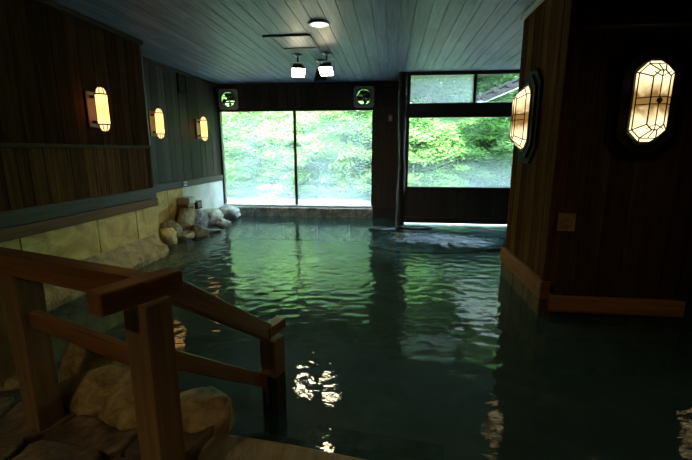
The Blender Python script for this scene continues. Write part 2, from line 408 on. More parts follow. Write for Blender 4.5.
box(bm, -4.17, -.42, YB-.03, YB+.1, 2.50, 2.57); box(bm, -.45, -.40, YB-.03, YB+.1, .25, 2.5); box(bm, -4.17, -4.12, YB-.03, YB+.1, .25, 2.5)
obj('frame', bm, M['trim_darkx'], w1)
bm = bmesh.new(); box(bm, -2.325, -2.265, YB-.01, YB+.08, .27, 2.5); obj('mullion', bm, M['trim_darkz'], w1)
bm = bmesh.new(); box(bm, -4.14, -.42, YB-.10, YB+.1, .225, .27); obj('sill', bm, M['sill'], w1, bevel=.006)
for a, b in ((-4.12, -2.325), (-2.265, -.45)):
    bm = bmesh.new(); box(bm, a, b, YB+.03, YB+.036, .27, 2.5); obj('pane', bm, M['fog1'], w1)
bm = bmesh.new(); x = -4.1
for b in (-3.3, -2.6, -1.75, -.95, -.40):
    vs = box(bm, x+.004, b-.004, YB-.16, YB+.12, -.6, .222); x = b
struct('trim_7', bm, M['curb_back'], bevel=.02)

bm = bmesh.new()
for xa, xb in ((-4.6, -4.07), (-3.69, -.835), (-.455, .3)): box(bm, xa, xb, YB+.145, YB+.2, 2.56, CEIL)
for xa, xb in ((-4.07, -3.69), (-.835, -.455)):
    for za, zb in ((2.56, 2.59), (2.97, CEIL)): box(bm, xa, xb, YB+.145, YB+.2, za, zb)
box(bm, -.42, .3, YB+.145, YB+.2, -.6, 2.56); struct('wall_back_sheathing', bm, M['black'])
# ------------------------------------------------------------------ window 2 (nearer bay with its lower panel)
YW = 8.42
XR = 4.3
bm = bmesh.new(); boards(bm, 'y', YW+.1, YB+.15, .2, (.2, .32, 1), -.6, CEIL); struct('wall_bay', bm, M['back_wall'])
w2 = bpy.data.objects.new('window_2', None); COL.objects.link(w2); w2['kind'] = 'structure'
bm = bmesh.new()
box(bm, .30, XR, YW-.05, YW+.08, 3.06, CEIL)          # head
box(bm, .30, .365, YW-.04, YW+.07, .07, 3.06)          # jamb
box(bm, XR-.05, XR, YW-.04, YW+.07, .07, 3.06)
obj('frame', bm, M['trim_darkx'], w2)
bm = bmesh.new(); box(bm, .365, XR-.05, YW-.06, YW+.08, 2.245, 2.53); obj('transom_rail', bm, M['trim_darkx'], w2, bevel=.006)
bm = bmesh.new(); box(bm, 1.605, 1.66, YW-.03, YW+.06, 2.53, 3.06); obj('transom_post', bm, M['trim_darkz'], w2)
bm = bmesh.new(); box(bm, 2.85, 2.93, YW-.03, YW+.06, .825, 2.245); obj('mullion', bm, M['trim_darkz'], w2)
bm = bmesh.new(); box(bm, .365, XR-.05, YW-.06, YW+.07, .79, .84); obj('sill', bm, M['trim_grey'], w2, bevel=.005)
bm = bmesh.new(); boards(bm, 'x', .365, XR-.05, .3, (YW-.015, YW+.05), .19, .79, gap=.0008, jitter=.1); obj('lower_panel', bm, M['back_wall'], w2)
bm = bmesh.new(); box(bm, .33, XR-.05, YW-.08, YW+.07, .07, .19); obj('bottom_rail', bm, M['trim_darkx'], w2, bevel=.01)
for a, b, c, d, mm in ((.365, 2.85, .84, 2.245, 'fog2'), (2.93, XR-.05, .84, 2.245, 'fog2'), (.365, 1.605, 2.53, 3.06, 'fog3'), (1.66, XR-.05, 2.53, 3.06, 'fog2')):
    bm = bmesh.new(); box(bm, a, b, YW+.02, YW+.026, c, d); obj('pane', bm, M['fog4' if c > 2 and a < 1 else mm if not (a > 1.6 and c > 2) else 'fog3'], w2)

# bark-edged natural log post beside the bay
bm = bmesh.new(); rings = []
for i in range(40):
    z = -.6+(CEIL+.6)*i/39; ring = []
    for k in range(16):
        a = 2*math.pi*k/16
        r = .085+.010*math.sin(z*3.1)+mnoise.noise((math.cos(a)*1.5, math.sin(a)*1.5, z*3.5))*.014
        ring.append(bm.verts.new((.225+r*math.cos(a)+.012*math.sin(z*1.7), YW-.02+r*math.sin(a), z)))
    rings.append(ring)
for a, b in zip(rings, rings[1:]):
    for k in range(16): bm.faces.new((a[k], a[(k+1) % 16], b[(k+1) % 16], b[k]))
bm.faces.new(rings[0][::-1]); bm.faces.new(rings[-1])
tag(obj('log_post', bm, M['logwood'], smooth=True), 'rough natural log post between the wide window and the side window', 'post')

# ------------------------------------------------------------------ ceiling and shell
bm = bmesh.new(); a = -4.3; i = 0
while a < 4.4:
    w = .175*(1+random.uniform(-.12, .12)); y = -3.0
    cuts = sorted([random.uniform(-1, 3), random.uniform(4.2, 8.6)])
    for e in cuts+[9.55]:
        box(bm, a+.003, a+w-.003, y+.001, min(e, 9.55 if a < .1 else 8.5)-.001, CEIL, CEIL+.03-random.uniform(0, .003)); y = e
    a += w
for vv in bm.verts: pass
struct('ceiling', bm, M['ceil'])
bm = bmesh.new(); box(bm, -4.7, .2, -3.2, 9.62, CEIL+.03, CEIL+.25); box(bm, .2, 4.7, -3.2, 8.62, CEIL+.03, CEIL+.25); struct('ceiling_roof', bm, M['black'])
bm = bmesh.new(); box(bm, -4.6, 4.6, -3.2, -3.0, -.7, CEIL+.1); struct('wall_rear', bm, M['wall_dark'])
bm = bmesh.new(); box(bm, 4.5, 4.7, -3.1, 8.5, -.7, CEIL+.1); struct('wall_right', bm, M['wall_dark'])
bm = bmesh.new(); box(bm, -4.6, 4.5, -3.1, 12.2, -.7, -.6); struct('floor', bm, M['pool_floor'])

# ------------------------------------------------------------------ right partition
PX, PY = 1.5, 3.8
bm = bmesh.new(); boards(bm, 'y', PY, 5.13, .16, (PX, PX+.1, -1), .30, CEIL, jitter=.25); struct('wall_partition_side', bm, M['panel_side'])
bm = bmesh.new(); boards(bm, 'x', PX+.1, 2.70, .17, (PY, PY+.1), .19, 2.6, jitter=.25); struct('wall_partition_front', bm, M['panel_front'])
bm = bmesh.new(); box(bm, PX-.045, PX+.05, PY-.05, 5.15, .185, .36); struct('baseboard_partition_side', bm, M['trim_orange'], bevel=.008)
bm = bmesh.new()
y = PY-.02
for e in (4.25, 4.62, 5.14): box(bm, PX-.03, PX+.09, y+.003, e-.003, -.6, .18); y = e
struct('wall_partition_footing', bm, M['footing'], bevel=.01)
bm = bmesh.new(); box(bm, PX+.05, 2.76, PY-.05, PY+.05, .06, .215); struct('baseboard_partition_front', bm, M['trim_orangex'], bevel=.008)
bm = bmesh.new(); box(bm, PX+.09, 2.74, PY-.01, PY+.1, -.6, .06); struct('wall_partition_front_footing', bm, M['rock_wet'])
bm = bmesh.new(); box(bm, PX-.02, PX+.06, PY-.03, PY+.06, .36, CEIL); struct('trim_8', bm, M['panel_side'], bevel=.008)
bm = bmesh.new(); box(bm, 2.70, 2.78, PY-.03, PY+.1, .215, 2.6); struct('trim_9', bm, M['trim_darkz'], bevel=.008)
bm = bmesh.new(); box(bm, PX+.06, 4.3, PY-.10, PY+.1, 2.6, 2.76); tag(obj('lintel_beam', bm, M['trim_darkx'], bevel=.01), 'dark horizontal beam across the top of right partition', 'beam')
bm = bmesh.new(); box(bm, PX+.1, 2.75, 5.03, 5.13, -.6, CEIL); struct('wall_partition_rear', bm, M['black'])
bm = bmesh.new(); box(bm, 2.68, 2.74, PY+.1, 5.03, -.6, CEIL); struct('wall_partition_inner', bm, M['black'])
bm = bmesh.new(); box(bm, 2.74, 4.5, 4.9, 5.0, -.6, CEIL); struct('wall_recess', bm, M['black'])
bm = bmesh.new(); box(bm, PX-.03, PX, PY-.02, 5.13, CEIL-.055, CEIL-.004); struct('trim_10', bm, M['sill'])

# ------------------------------------------------------------------ pool surround in front
def clip_deck(bm):
    pts = [(-3.7, -3.0), (4.4, -3.0), (4.4, .95), (-.03, 1.5), (-.85, 1.60), (-1.2, 1.72), (-2.3, 1.95), (-3.3, 1.9), (-3.7, 1.9)]
    prism(bm, pts, -.6, .16, lambda u, v, d: (u, v, d))
bm = bmesh.new(); clip_deck(bm); struct('floor_deck', bm, M['earth'])

# water
def water():
    nx, ny = 330, 480
    x0, x1, y0, y1 = -4.15, 4.28, .9, 9.28
    xs = np.linspace(x0, x1, nx); ys = y0+(y1-y0)*np.linspace(0, 1, ny)**1.12
    X, Y = np.meshgrid(xs, ys)
    rs = np.random.RandomState(3); Z = np.zeros_like(X)
    for k in range(46):
        lam = rs.uniform(.08, .26) if k > 6 else rs.uniform(.45, 1.0)
        th = math.pi/2+.12+rs.normal(0, .75)
        sl = .0030*(1.0 if lam < .40 else .22)
        amp = sl*lam/(2*math.pi)*1.4
        wx = .25*np.sin(X*rs.uniform(.5, 1.4)+Y*rs.uniform(.5, 1.3)+rs.uniform(0, 6))
        Z += amp*np.sin(2*math.pi*(X*math.cos(th)+Y*math.sin(th))/lam+rs.uniform(0, 6.28)+wx*3)
    keep = ~(((X < -3.42) & (Y < 5.66)) | ((X > 1.52) & (X < 2.72) & (Y > 3.84) & (Y < 5.1)) | ((X > .33) & (Y > 8.62)) | ((X > 2.7) & (Y > 4.86) & (Y < 5.0)))
    Z *= .62+2.0*np.clip((Y-1.6)/3.2, 0, 1)
    V = np.stack([X, Y, Z], -1).reshape(-1, 3).astype(np.float32)
    me = bpy.data.meshes.new('pool_water')
    i = np.arange(nx*ny).reshape(ny, nx)
    kc = keep[:-1, :-1] & keep[1:, 1:] & keep[:-1, 1:] & keep[1:, :-1]
    F = np.stack([i[:-1, :-1], i[:-1, 1:], i[1:, 1:], i[1:, :-1]], -1)[kc].reshape(-1, 4)
    me.vertices.add(len(V)); me.vertices.foreach_set('co', V.ravel())
    me.loops.add(F.size); me.loops.foreach_set('vertex_index', F.ravel().astype(np.int32))
    me.polygons.add(len(F)); me.polygons.foreach_set('loop_start', np.arange(0, F.size, 4, dtype=np.int32))
    me.polygons.foreach_set('use_smooth', np.ones(len(F), bool))
    me.update(calc_edges=True); me.materials.append(M['water'])
    o = bpy.data.objects.new('pool_water', me); COL.objects.link(o)
    return o
tag(water(), 'rippled dark green bath water reflecting windows and lamps', 'water', kind='stuff')

# ------------------------------------------------------------------ rocks
def rock(name, c, s, mat, label, cat='rock', group=None, seed=0, rz=0, rough=.21, flat=0, sub=4):
    bm = bmesh.new(); bmesh.ops.create_icosphere(bm, subdivisions=sub, radius=1)
    for vtx in bm.verts:
        p = vtx.co.copy()
        d = mnoise.fractal(p*.9+Vector((seed*3.7, 1.3, seed)), 1.0, 2.1, 4)*rough*1.6
        q = mnoise.cell(p*1.4+Vector((seed, 0, 0)))*.03
        p *= 1+d+q
        # faceted planes
        rnd = random.Random(seed*11+5)
        for k in range(7):
            nrm = Vector((rnd.gauss(0, 1), rnd.gauss(0, 1), rnd.gauss(0, .7))).normalized(); h = rnd.uniform(.72, .92)
            e = p.dot(nrm)-h
            if e > 0: p -= nrm*e*.85
        if flat and p.z > flat: p.z = flat+(p.z-flat)*.15
        vtx.co = Vector((p.x*s[0]/2*1.08, p.y*s[1]/2*1.08, p.z*s[2]/2*1.08))
    o = obj(name, bm, mat, smooth=True); o.location = c; o.rotation_euler.z = rz
    return tag(o, label, cat, group)
G = 'boulders heaped in the far left corner of the bath'
rock('boulder', (-3.80, 6.17, .13), (.30, .30, .34), M['rock_yellow'], 'yellow boulder at the end of the stone ledge, nearest of the heap', group=G, seed=1)
rock('boulder', (-3.97, 6.55, .17), (.34, .40, .36), M['rock_tan'], 'grey-tan rounded boulder just behind the yellow boulder', group=G, seed=2)
rock('boulder', (-3.93, 7.05, .24), (.34, .46, .46), M['rock_tan'], 'tall tan boulder below the wooden water box', group=G, seed=3)
rock('boulder', (-3.74, 6.62, .06), (.34, .40, .20), M['rock_tan'], 'low flat tan boulder at the water below the tall tan one', group=G, seed=4, flat=.5)
rock('boulder', (-3.93, 7.55, .20), (.36, .46, .50), M['rock_grey'], 'upright blue-grey boulder right of the wooden water box', group=G, seed=5)
rock('boulder', (-3.62, 6.95, .05), (.32, .36, .30), M['rock_brown'], 'dark brown wet boulder at the water below the blue-grey boulder', group=G, seed=6)
rock('boulder', (-3.93, 8.20, .15), (.46, .62, .36), M['rock_pale'], 'large pale boulder against the white plaster wall', group=G, seed=7)
rock('boulder', (-3.52, 7.25, .03), (.34, .22, .12), M['rock_grey'], 'small flat grey stone just breaking the water surface', group=G, seed=8, flat=.4)
rock('boulder', (-3.82, 8.86, .12), (.56, .50, .34), M['rock_pale'], 'pale boulder beside the kerb under left end of wide window', group=G, seed=9)
rock('boulder', (-3.60, 8.0, .02), (.30, .3, .20), M['rock_pale'], 'small pale stone at the water in front of large pale boulder', group=G, seed=10)
rock('submerged_stone', (-3.45, 5.85, -.20), (.50, .62, .22), M['rock_tan'], 'pale rounded stone under water beyond the ledge end', seed=12, flat=.5)
rock('submerged_stone', (-3.40, 6.45, -.24), (.42, .45, .22), M['rock_tan'], 'tan stone under water below the flat tan boulder', seed=13, flat=.5)
# flat rocks near the log post
rock('flat_rock', (-.17, 7.90, .015), (.52, .40, .14), M['rock_wet'], 'small wet dark rock breaking the water left of log post', seed=21, flat=.4)
rock('flat_rock', (.28, 7.52, .0), (.50, .30, .10), M['rock_wet'], 'thin wet rock in water in front of the log post', seed=22, flat=.4)
rock('flat_rock', (.52, 8.10, .02), (.80, .22, .10), M['rock_wet'], 'long flat wet rock under the bottom rail of side window', seed=23, flat=.4)
rock('submerged_ledge', (.95, 7.0, -.036), (2.7, 1.3, .18), M['rock_ledge'], 'broad dark rock slab just under the water below side window', seed=24, flat=.3)
# foreground boulders
G = 'boulders edging the bath entrance'
rock('boulder', (-1.84, 2.06, .28), (.42, .32, .32), M['rock_fore'], 'rounded boulder behind the big one, beside the left railing post', group=G, seed=31)
rock('boulder', (-1.60, 1.84, .22), (.60, .34, .28), M['rock_fore'], 'largest foreground boulder between the two big railing posts', group=G, seed=32, rough=.2)
rock('boulder', (-1.32, 1.72, .20), (.36, .28, .34), M['rock_fore'], 'boulder partly hidden behind the left side of middle post', group=G, seed=33)
rock('boulder', (-.945, 1.72, .22), (.31, .26, .36), M['rock_fore'], 'blocky yellow-brown boulder right of the middle post at slab corner', group=G, seed=34, flat=.72)
rock('boulder', (-2.42, 2.02, .10), (.42, .34, .30), M['rock_fore'], 'boulder seen between leftmost pale post and left railing post', group=G, seed=35)
# flagstones
G = 'flagstones at the bath entrance'
flabels = {}
gx = [-2.75, -2.35, -1.98, -1.62, -1.26, -.90]; gy = [.55, .85, 1.14, 1.42, 1.72]
V = {(i, j): (gx[i]+random.uniform(-.09, .09), gy[j]+random.uniform(-.07, .07)) for i in range(6) for j in range(5)}
for i in range(5):
    for j in range(4):
        q = [V[i, j], V[i+1, j], V[i+1, j+1], V[i, j+1]]
        cx = sum(p[0] for p in q)/4; cy = sum(p[1] for p in q)/4
        pts = []
        for k in range(4):
            a, b = q[k], q[(k+1) % 4]
            for tt in (.12, .37, .63, .88):
                x = a[0]+(b[0]-a[0])*tt; y = a[1]+(b[1]-a[1])*tt
                rr = .93+random.uniform(-.035, .02)
                pts.append((cx+(x-cx)*rr, cy+(y-cy)*rr))
        top = .255+random.uniform(-.02, .025)
        bm = bmesh.new(); tx, ty = random.uniform(-.06, .06), random.uniform(-.06, .06)
        prism(bm, [(x-cx, y-cy) for x, y in pts], -.12, 0, lambda u, v, d: (u, v, d+(u*tx+v*ty+mnoise.noise((u*4+i, v*4+j, 1))*.018 if d == 0 else 0)))
        o = obj('flagstone', bm, M['flag'], bevel=.012, loc=(cx, cy, top))
        col_n = ['far left', 'left', 'middle-left', 'middle-right', 'right'][i]; row_n = ['nearest row, off the frame edge', 'second row from the viewer', 'third row from the viewer', 'row against the boulders'][j]
        tag(o, 'irregular dark brown flagstone, %s column, %s' % (col_n, row_n), 'flagstone', G)
# front slab
bm = bmesh.new(); prism(bm, [(-.885, 1.655), (-.86, 1.40), (-.84, .7), (1.6, .3), (1.6, 1.34), (.6, 1.47), (-.04, 1.553), (-.45, 1.612)], .02, .2, lambda u, v, d: (u, v, d))
tag(obj('stone_slab', bm, M['slab'], bevel=.012), 'smooth tan stone step slab at bottom centre, beside the bath', 'slab')
# underwater steps
bm = bmesh.new(); prism(bm, [(-1.05, 1.68), (.3, 1.52), (.35, 1.95), (-1.0, 2.10)], -.59, -.13, lambda u, v, d: (u, v, d))
tag(obj('submerged_step', bm, M['rock_wet'], bevel=.02), 'upper dark stone step just under water past the slab', 'step')
bm = bmesh.new(); prism(bm, [(-1.0, 2.10), (.35, 1.95), (.4, 2.35), (-.95, 2.5)], -.59, -.34, lambda u, v, d: (u, v, d))
tag(obj('submerged_step', bm, M['rock_wet'], bevel=.02), 'lower dark stone step deeper under water at far railing post', 'step')

# ------------------------------------------------------------------ railing
AZ = R(-17)
def beam(bm, p, q, w, h):
    """square beam between top-centre points p and q"""
    p = Vector(p); q = Vector(q); d = q-p; L_ = d.length; xa = d.normalized()
    ya = Vector((0, 0, 1)).cross(xa).normalized(); za = xa.cross(ya)
    m = Matrix((xa, ya, za)).transposed().to_4x4(); m.translation = p
    box(bm, 0, L_, -w/2, w/2, -h, 0, m)
def beam_obj(name, p, q, w, h, mat, parent):
    p = Vector(p); q = Vector(q); d = q-p; xa = d.normalized()
    ya = Vector((0, 0, 1)).cross(xa).normalized(); za = xa.cross(ya)
    bm = bmesh.new(); box(bm, 0, d.length, -w/2, w/2, -h, 0)
    o = obj(name, bm, mat, parent, bevel=.006)
    m = Matrix((xa, ya, za)).transposed().to_4x4(); m.translation = p
    o.matrix_local = Matrix.Translation(-Vector(parent.location)) @ m
    return o
rl = thing('handrail', 'brown wooden handrail on square posts leading down into the bath', 'railing', (-.87, 1.25, .16))
def post(x, y, z0, z1, s, mat='post', name='post'):
    bm = bmesh.new(); box(bm, -s/2, s/2, -s/2, s/2, z0, z1)
    o = obj(name, bm, M[mat], rl, bevel=.006); o.location = Vector((x, y, 0))-Vector(rl.location); o.rotation_euler.z = AZ
    return o
post(-.888, 1.274, .17, 1.06, .118)
post(-1.722, 1.575, .16, 1.045, .118)
pc = post(-.705, 2.165, .225, .47, .112)
pw = post(-.705, 2.165, -.6, .225, .110, 'post_wet', 'post'); pw['label'] = 'dark soaked foot of the far post standing in water'
pp = post(-2.36, 1.96, .16, .90, .12)
B = Vector((-.89, 1.30, 1.14))
dr = Vector((math.cos(AZ), math.sin(AZ), 0)); pf = Vector((-math.sin(AZ), math.cos(AZ), 0))
beam_obj('top_rail', B-dr*1.75+Vector((0, 0, .0)), B+dr*(-.03), .085, .10, M['rail'], rl)
beam_obj('cap_beam', B-pf*.20-dr*.02, B+pf*.115+dr*.015, .085, .082, M['rail'], rl)
beam_obj('sloping_rail', Vector((-.865, 1.37, 1.128)), Vector((-.72, 2.17, .545)), .07, .095, M['rail'], rl)
C = Vector((-.70, 2.165, .56))
beam_obj('cap_beam', C-pf*.075, C+pf*.105, .065, .065, M['rail'], rl)
beam_obj('lower_rail', Vector((-1.72, 1.575, .855)), Vector((-.87, 1.262, .835)), .04, .075, M['rail'], rl)
beam_obj('lower_rail', Vector((-.875, 1.262, .885)), Vector((-.745, 2.15, .215)), .04, .075, M['rail'], rl)

# ------------------------------------------------------------------ wooden water box
wb = thing('water_box', 'squat wooden water spout box on the boulders by left wall', 'water spout', (-4.0, 7.25, .33))
bm = bmesh.new(); box(bm, -.11, .11, -.13, .13, .0, .235); obj('body', bm, M['gold'], wb, bevel=.008)
bm = bmesh.new(); box(bm, -.12, .12, -.10, .16, .235, .36); obj('lid', bm, M['plaster'], wb, bevel=.012)
bm = bmesh.new(); box(bm, .11, .125, -.05, .05, .05, .18); obj('spout', bm, M['iron'], wb)
wb2 = thing('wooden_block', 'small dark square wooden block behind the spout box', 'block', (-4.02, 7.66, .40))
bm = bmesh.new(); box(bm, -.09, .09, -.11, .11, 0, .17); obj('body', bm, M['post_wet'], wb2, bevel=.01)
bm = bmesh.new(); box(bm, .09, .1, -.08, .08, .03, .14); obj('face_panel', bm, M['rock_brown'], wb2, bevel=.004)

# ------------------------------------------------------------------ left wall sconces (local +X points away from wall)
def make_sconce(loc, label):
    t = thing('wall_sconce', label, 'wall lamp', loc, 0, 'paper wall lamps on the left board walls')
    bm = bmesh.new(); box(bm, .002, .030, -.085, .085, -.21, .21); obj('backboard', bm, M['lampwood'], t, bevel=.01)
    for zz in (-.16, .13):
        bm = bmesh.new(); box(bm, .03, .095, -.03, .03, zz, zz+.03); obj('bracket', bm, M['iron'], t)
    cx = .155
    oc = [(cx+.064*math.cos(R(22.5+45*k)), .064*math.sin(R(22.5+45*k))) for k in range(8)]
    bm = bmesh.new(); prism(bm, oc, -.165, .165, lambda u, v, d: (u, v, d)); obj('shade', bm, M['paper'], t)
    for s in (-1, 1):
        bm = bmesh.new(); a = [(cx+(u-cx)*1.12, v*1.12) for u, v in oc]
        prism(bm, a, s*.165 if s > 0 else -.181, .181 if s > 0 else -.165, lambda u, v, d: (u, v, d)); bd = obj('band', bm, M['came'], t)
        bm = bmesh.new(); rings = []
        for sc_, z in ((.95, .181), (.84, .215), (.55, .245), (.3, .252)):
            rings.append([bm.verts.new((cx+(u-cx)*sc_, v*sc_, s*z)) for u, v in oc])
        for p, q in zip(rings, rings[1:]):
            for k in range(8): bm.faces.new((p[k], p[(k+1) % 8], q[(k+1) % 8], q[k]))
        bm.faces.new(rings[0]); bm.faces.new(rings[-1]); cp = obj('cap', bm, M['capglass'], t)
        bm = bmesh.new()
        for k in range(8):
            pr_ = [((cx+(oc[k][0]-cx)*f, oc[k][1]*f, s*z)) for f, z in ((.97, .181), (.86, .216), (.57, .247), (.3, .254))]
            for p, q in zip(pr_, pr_[1:]): rod(bm, p, q, .0045, 5)
        obj('ribs', bm, M['came'], cp)
    return t
s1 = make_sconce((-3.6, 4.51, 2.075), 'nearest glowing paper wall lamp, on the wall section nearest the viewer')
G = 'paper wall lamps on the left board walls'
copy_thing(s1, (XF, 6.62, 2.05), 0, 'middle glowing paper wall lamp, first on the recessed left wall', G)
copy_thing(s1, (XF, 8.28, 2.045), 0, 'farthest glowing paper wall lamp, next to the wide window', G)

# ------------------------------------------------------------------ leaded lanterns (local -Y points away from wall)
def make_lantern(loc, rz, label):
    t = thing('wall_lantern', label, 'wall lantern', loc, rz, 'leaded glass lanterns on right partition')
    def octo(w, h, c): return [(-w+c, -h), (w-c, -h), (w, -h+c), (w, h-c), (w-c, h), (-w+c, h), (-w, h-c), (-w, -h+c)]
    bm = bmesh.new(); prism(bm, octo(.30, .49, .16), 0, -.025, lambda u, v, d: (u, d, v)); obj('backboard', bm, M['darkboard'], t, bevel=.006)
    bm = bmesh.new(); prism(bm, octo(.235, .43, .14), -.025, -.05, lambda u, v, d: (u, d, v)); obj('inner_board', bm, M['darkboard'], t, bevel=.006)
    bm = bmesh.new(); prism(bm, octo(.155, .36, .10), -.05, -.062, lambda u, v, d: (u, d, v)); obj('rim', bm, M['came'], t, bevel=.004)
    A = octo(.135, .33, .09); Bq = octo(.065, .235, .045)
    P0 = [(u, -.06, v) for u, v in A]; P1 = [(u*1.0, -.175, v) for u, v in Bq]
    Pm = [(u*1.0, -.10, v) for u, v in octo(.135, .30, .07)]
    bm = bmesh.new(); r0 = [bm.verts.new(p) for p in P0]; rm = [bm.verts.new(p) for p in Pm]; r1 = [bm.verts.new(p) for p in P1]
    for p, q in ((r0, rm), (rm, r1)):
        for k in range(8): bm.faces.new((p[k], p[(k+1) % 8], q[(k+1) % 8], q[k]))
    bm.faces.new(r0[::-1]); bm.faces.new(r1)
    g = obj('glass_body', bm, M['leaded'], t)
    bm = bmesh.new(); r = .0055
    for k in range(8):
        j = (k+1) % 8
        rod(bm, P0[k], Pm[k], r, 6); rod(bm, Pm[k], P1[k], r, 6); rod(bm, P1[k], P1[j], r, 6); rod(bm, Pm[k], Pm[j], r, 6)
    for x in (-.0, ): rod(bm, (x, -.178, -.235), (x, -.178, .235), r*.8, 6)
    for z in (-.028, .028):
        rod(bm, (-.065, -.178, z), (.065, -.178, z), r*.8, 6)
        for s in (-1, 1): rod(bm, (s*.065, -.178, z), (s*.138, -.102, z), r*.8, 6)
    for s in (-1, 1):
        rod(bm, (0, -.178, s*.235), (0, -.102, s*.302), r*.8, 6)
        rod(bm, (0, -.178, s*.19), (.065, -.178, s*.225), r*.7, 6); rod(bm, (0, -.178, s*.19), (-.065, -.178, s*.225), r*.7, 6)
    obj('lead_cames', bm, M['came'], g)
    bm = bmesh.new(); lathe(bm, [(.0, 0), (.02, 0), (.024, .006), (.018, .011), (.012, .006), (.006, .012), (0, .014)], 16, Matrix.Translation((0, -.178, 0)) @ Matrix.Rotation(R(90), 4, 'X')); obj('boss', bm, M['gold'], g)
    return t
l1 = make_lantern((2.18, PY, 2.00), 0, 'leaded glass lantern facing the viewer on the dark partition front')
copy_thing(l1, (PX, 4.62, 1.945), R(-90), 'leaded glass lantern seen sideways on the pool side of partition', 'leaded glass lanterns on right partition')

copy_thing(l1, (3.95, 4.9, 2.0), 0, 'leaded glass lantern in the dark recess beyond the right frame edge', 'leaded glass lanterns on right partition')

# ------------------------------------------------------------------ ceiling fittings
def make_down(loc, label):
    t = thing('ceiling_downlight', label, 'ceiling light', loc, 0)
    bm = bmesh.new(); lathe(bm, [(.105, 0), (.135, 0), (.14, -.012), (.125, -.022), (.105, -.02), (.105, 0)], 32); obj('trim_ring', bm, M['steel'], t, smooth=False)
    bm = bmesh.new(); lathe(bm, [(0, -.004), (.104, -.004), (.100, -.014), (.06, -.02), (0, -.022)], 32); obj('lens', bm, M['down'], t, smooth=True)
    return t
d1 = make_down((-.92, 5.15, CEIL), 'round lit downlight set in the board ceiling near the hatch')
copy_thing(d1, (-1.7, -.9, CEIL), 0, 'unseen round downlight added above the bath entrance to light the foreground')  # out of view, added for warm light on posts and boulders

h = thing('ceiling_hatch', 'small rectangular ceiling hatch with a black frame', 'hatch', (-1.42, 5.93, CEIL))
bm = bmesh.new()
box(bm, -.36, .30, -.35, -.31, -.022, 0); box(bm, -.27, .30, .30, .335, -.022, 0)
box(bm, -.27, -.235, -.31, .30, -.022, 0); box(bm, .265, .30, -.31, .30, -.022, 0)
obj('frame', bm, M['iron'], h)
bm = bmesh.new(); box(bm, -.235, .265, -.31, .30, -.010, 0); obj('hatch_door', bm, M['ceil'], h)

def make_spot(loc, rz, label, on=True, tilt=52):
    t = thing('floodlight', label, 'spotlight', loc, rz, 'small floodlights on the ceiling')
    bm = bmesh.new(); lathe(bm, [(0, 0), (.075, 0), (.075, -.02), (.03, -.045), (0, -.045)], 24); obj('ceiling_mount', bm, M['steel'], t, smooth=False)
    bm = bmesh.new(); rod(bm, (0, 0, -.04), (0, 0, -.12), .014, 10); obj('stem', bm, M['iron'], t)
    bm = bmesh.new(); box(bm, -.125, .125, -.014, .014, -.128, -.118)
    for s in (-1, 1): box(bm, s*.125-.004, s*.125+.004, -.014, .014, -.26, -.118)
    obj('yoke', bm, M['steel'], t)
    hm = Matrix.Translation((0, 0, -.24)) @ Matrix.Rotation(R(tilt), 4, 'X')
    bm = bmesh.new()   # housing opens towards local -Y
    a = [(-.06, .09, -.05), (.06, .09, -.05), (.06, .09, .05), (-.06, .09, .05)]; b = [(-.112, -.06, -.09), (.112, -.06, -.09), (.112, -.06, .09), (-.112, -.06, .09)]
    va = [bm.verts.new(hm @ Vector(p)) for p in a]; vb = [bm.verts.new(hm @ Vector(p)) for p in b]
    bm.faces.new(va[::-1])
    for k in range(4): bm.faces.new((va[k], va[(k+1) % 4], vb[(k+1) % 4], vb[k]))
    bm.faces.new(vb)
    hs = obj('housing', bm, M['iron'], t)
    bm = bmesh.new(); box(bm, -.104, .104, -.068, -.062, -.082, .082, hm); obj('lens', bm, M['flood'] if on else M['steel'], t)
    return t
make_spot((-1.55, 6.68, CEIL), R(18), 'lit floodlight left of the pair hanging from the ceiling')
make_spot((-1.06, 6.62, CEIL), R(-6), 'lit floodlight right of the pair hanging from the ceiling')
make_spot((-1.26, 7.15, CEIL), R(180), 'unlit dark floodlight hanging just behind the right lit one', False)

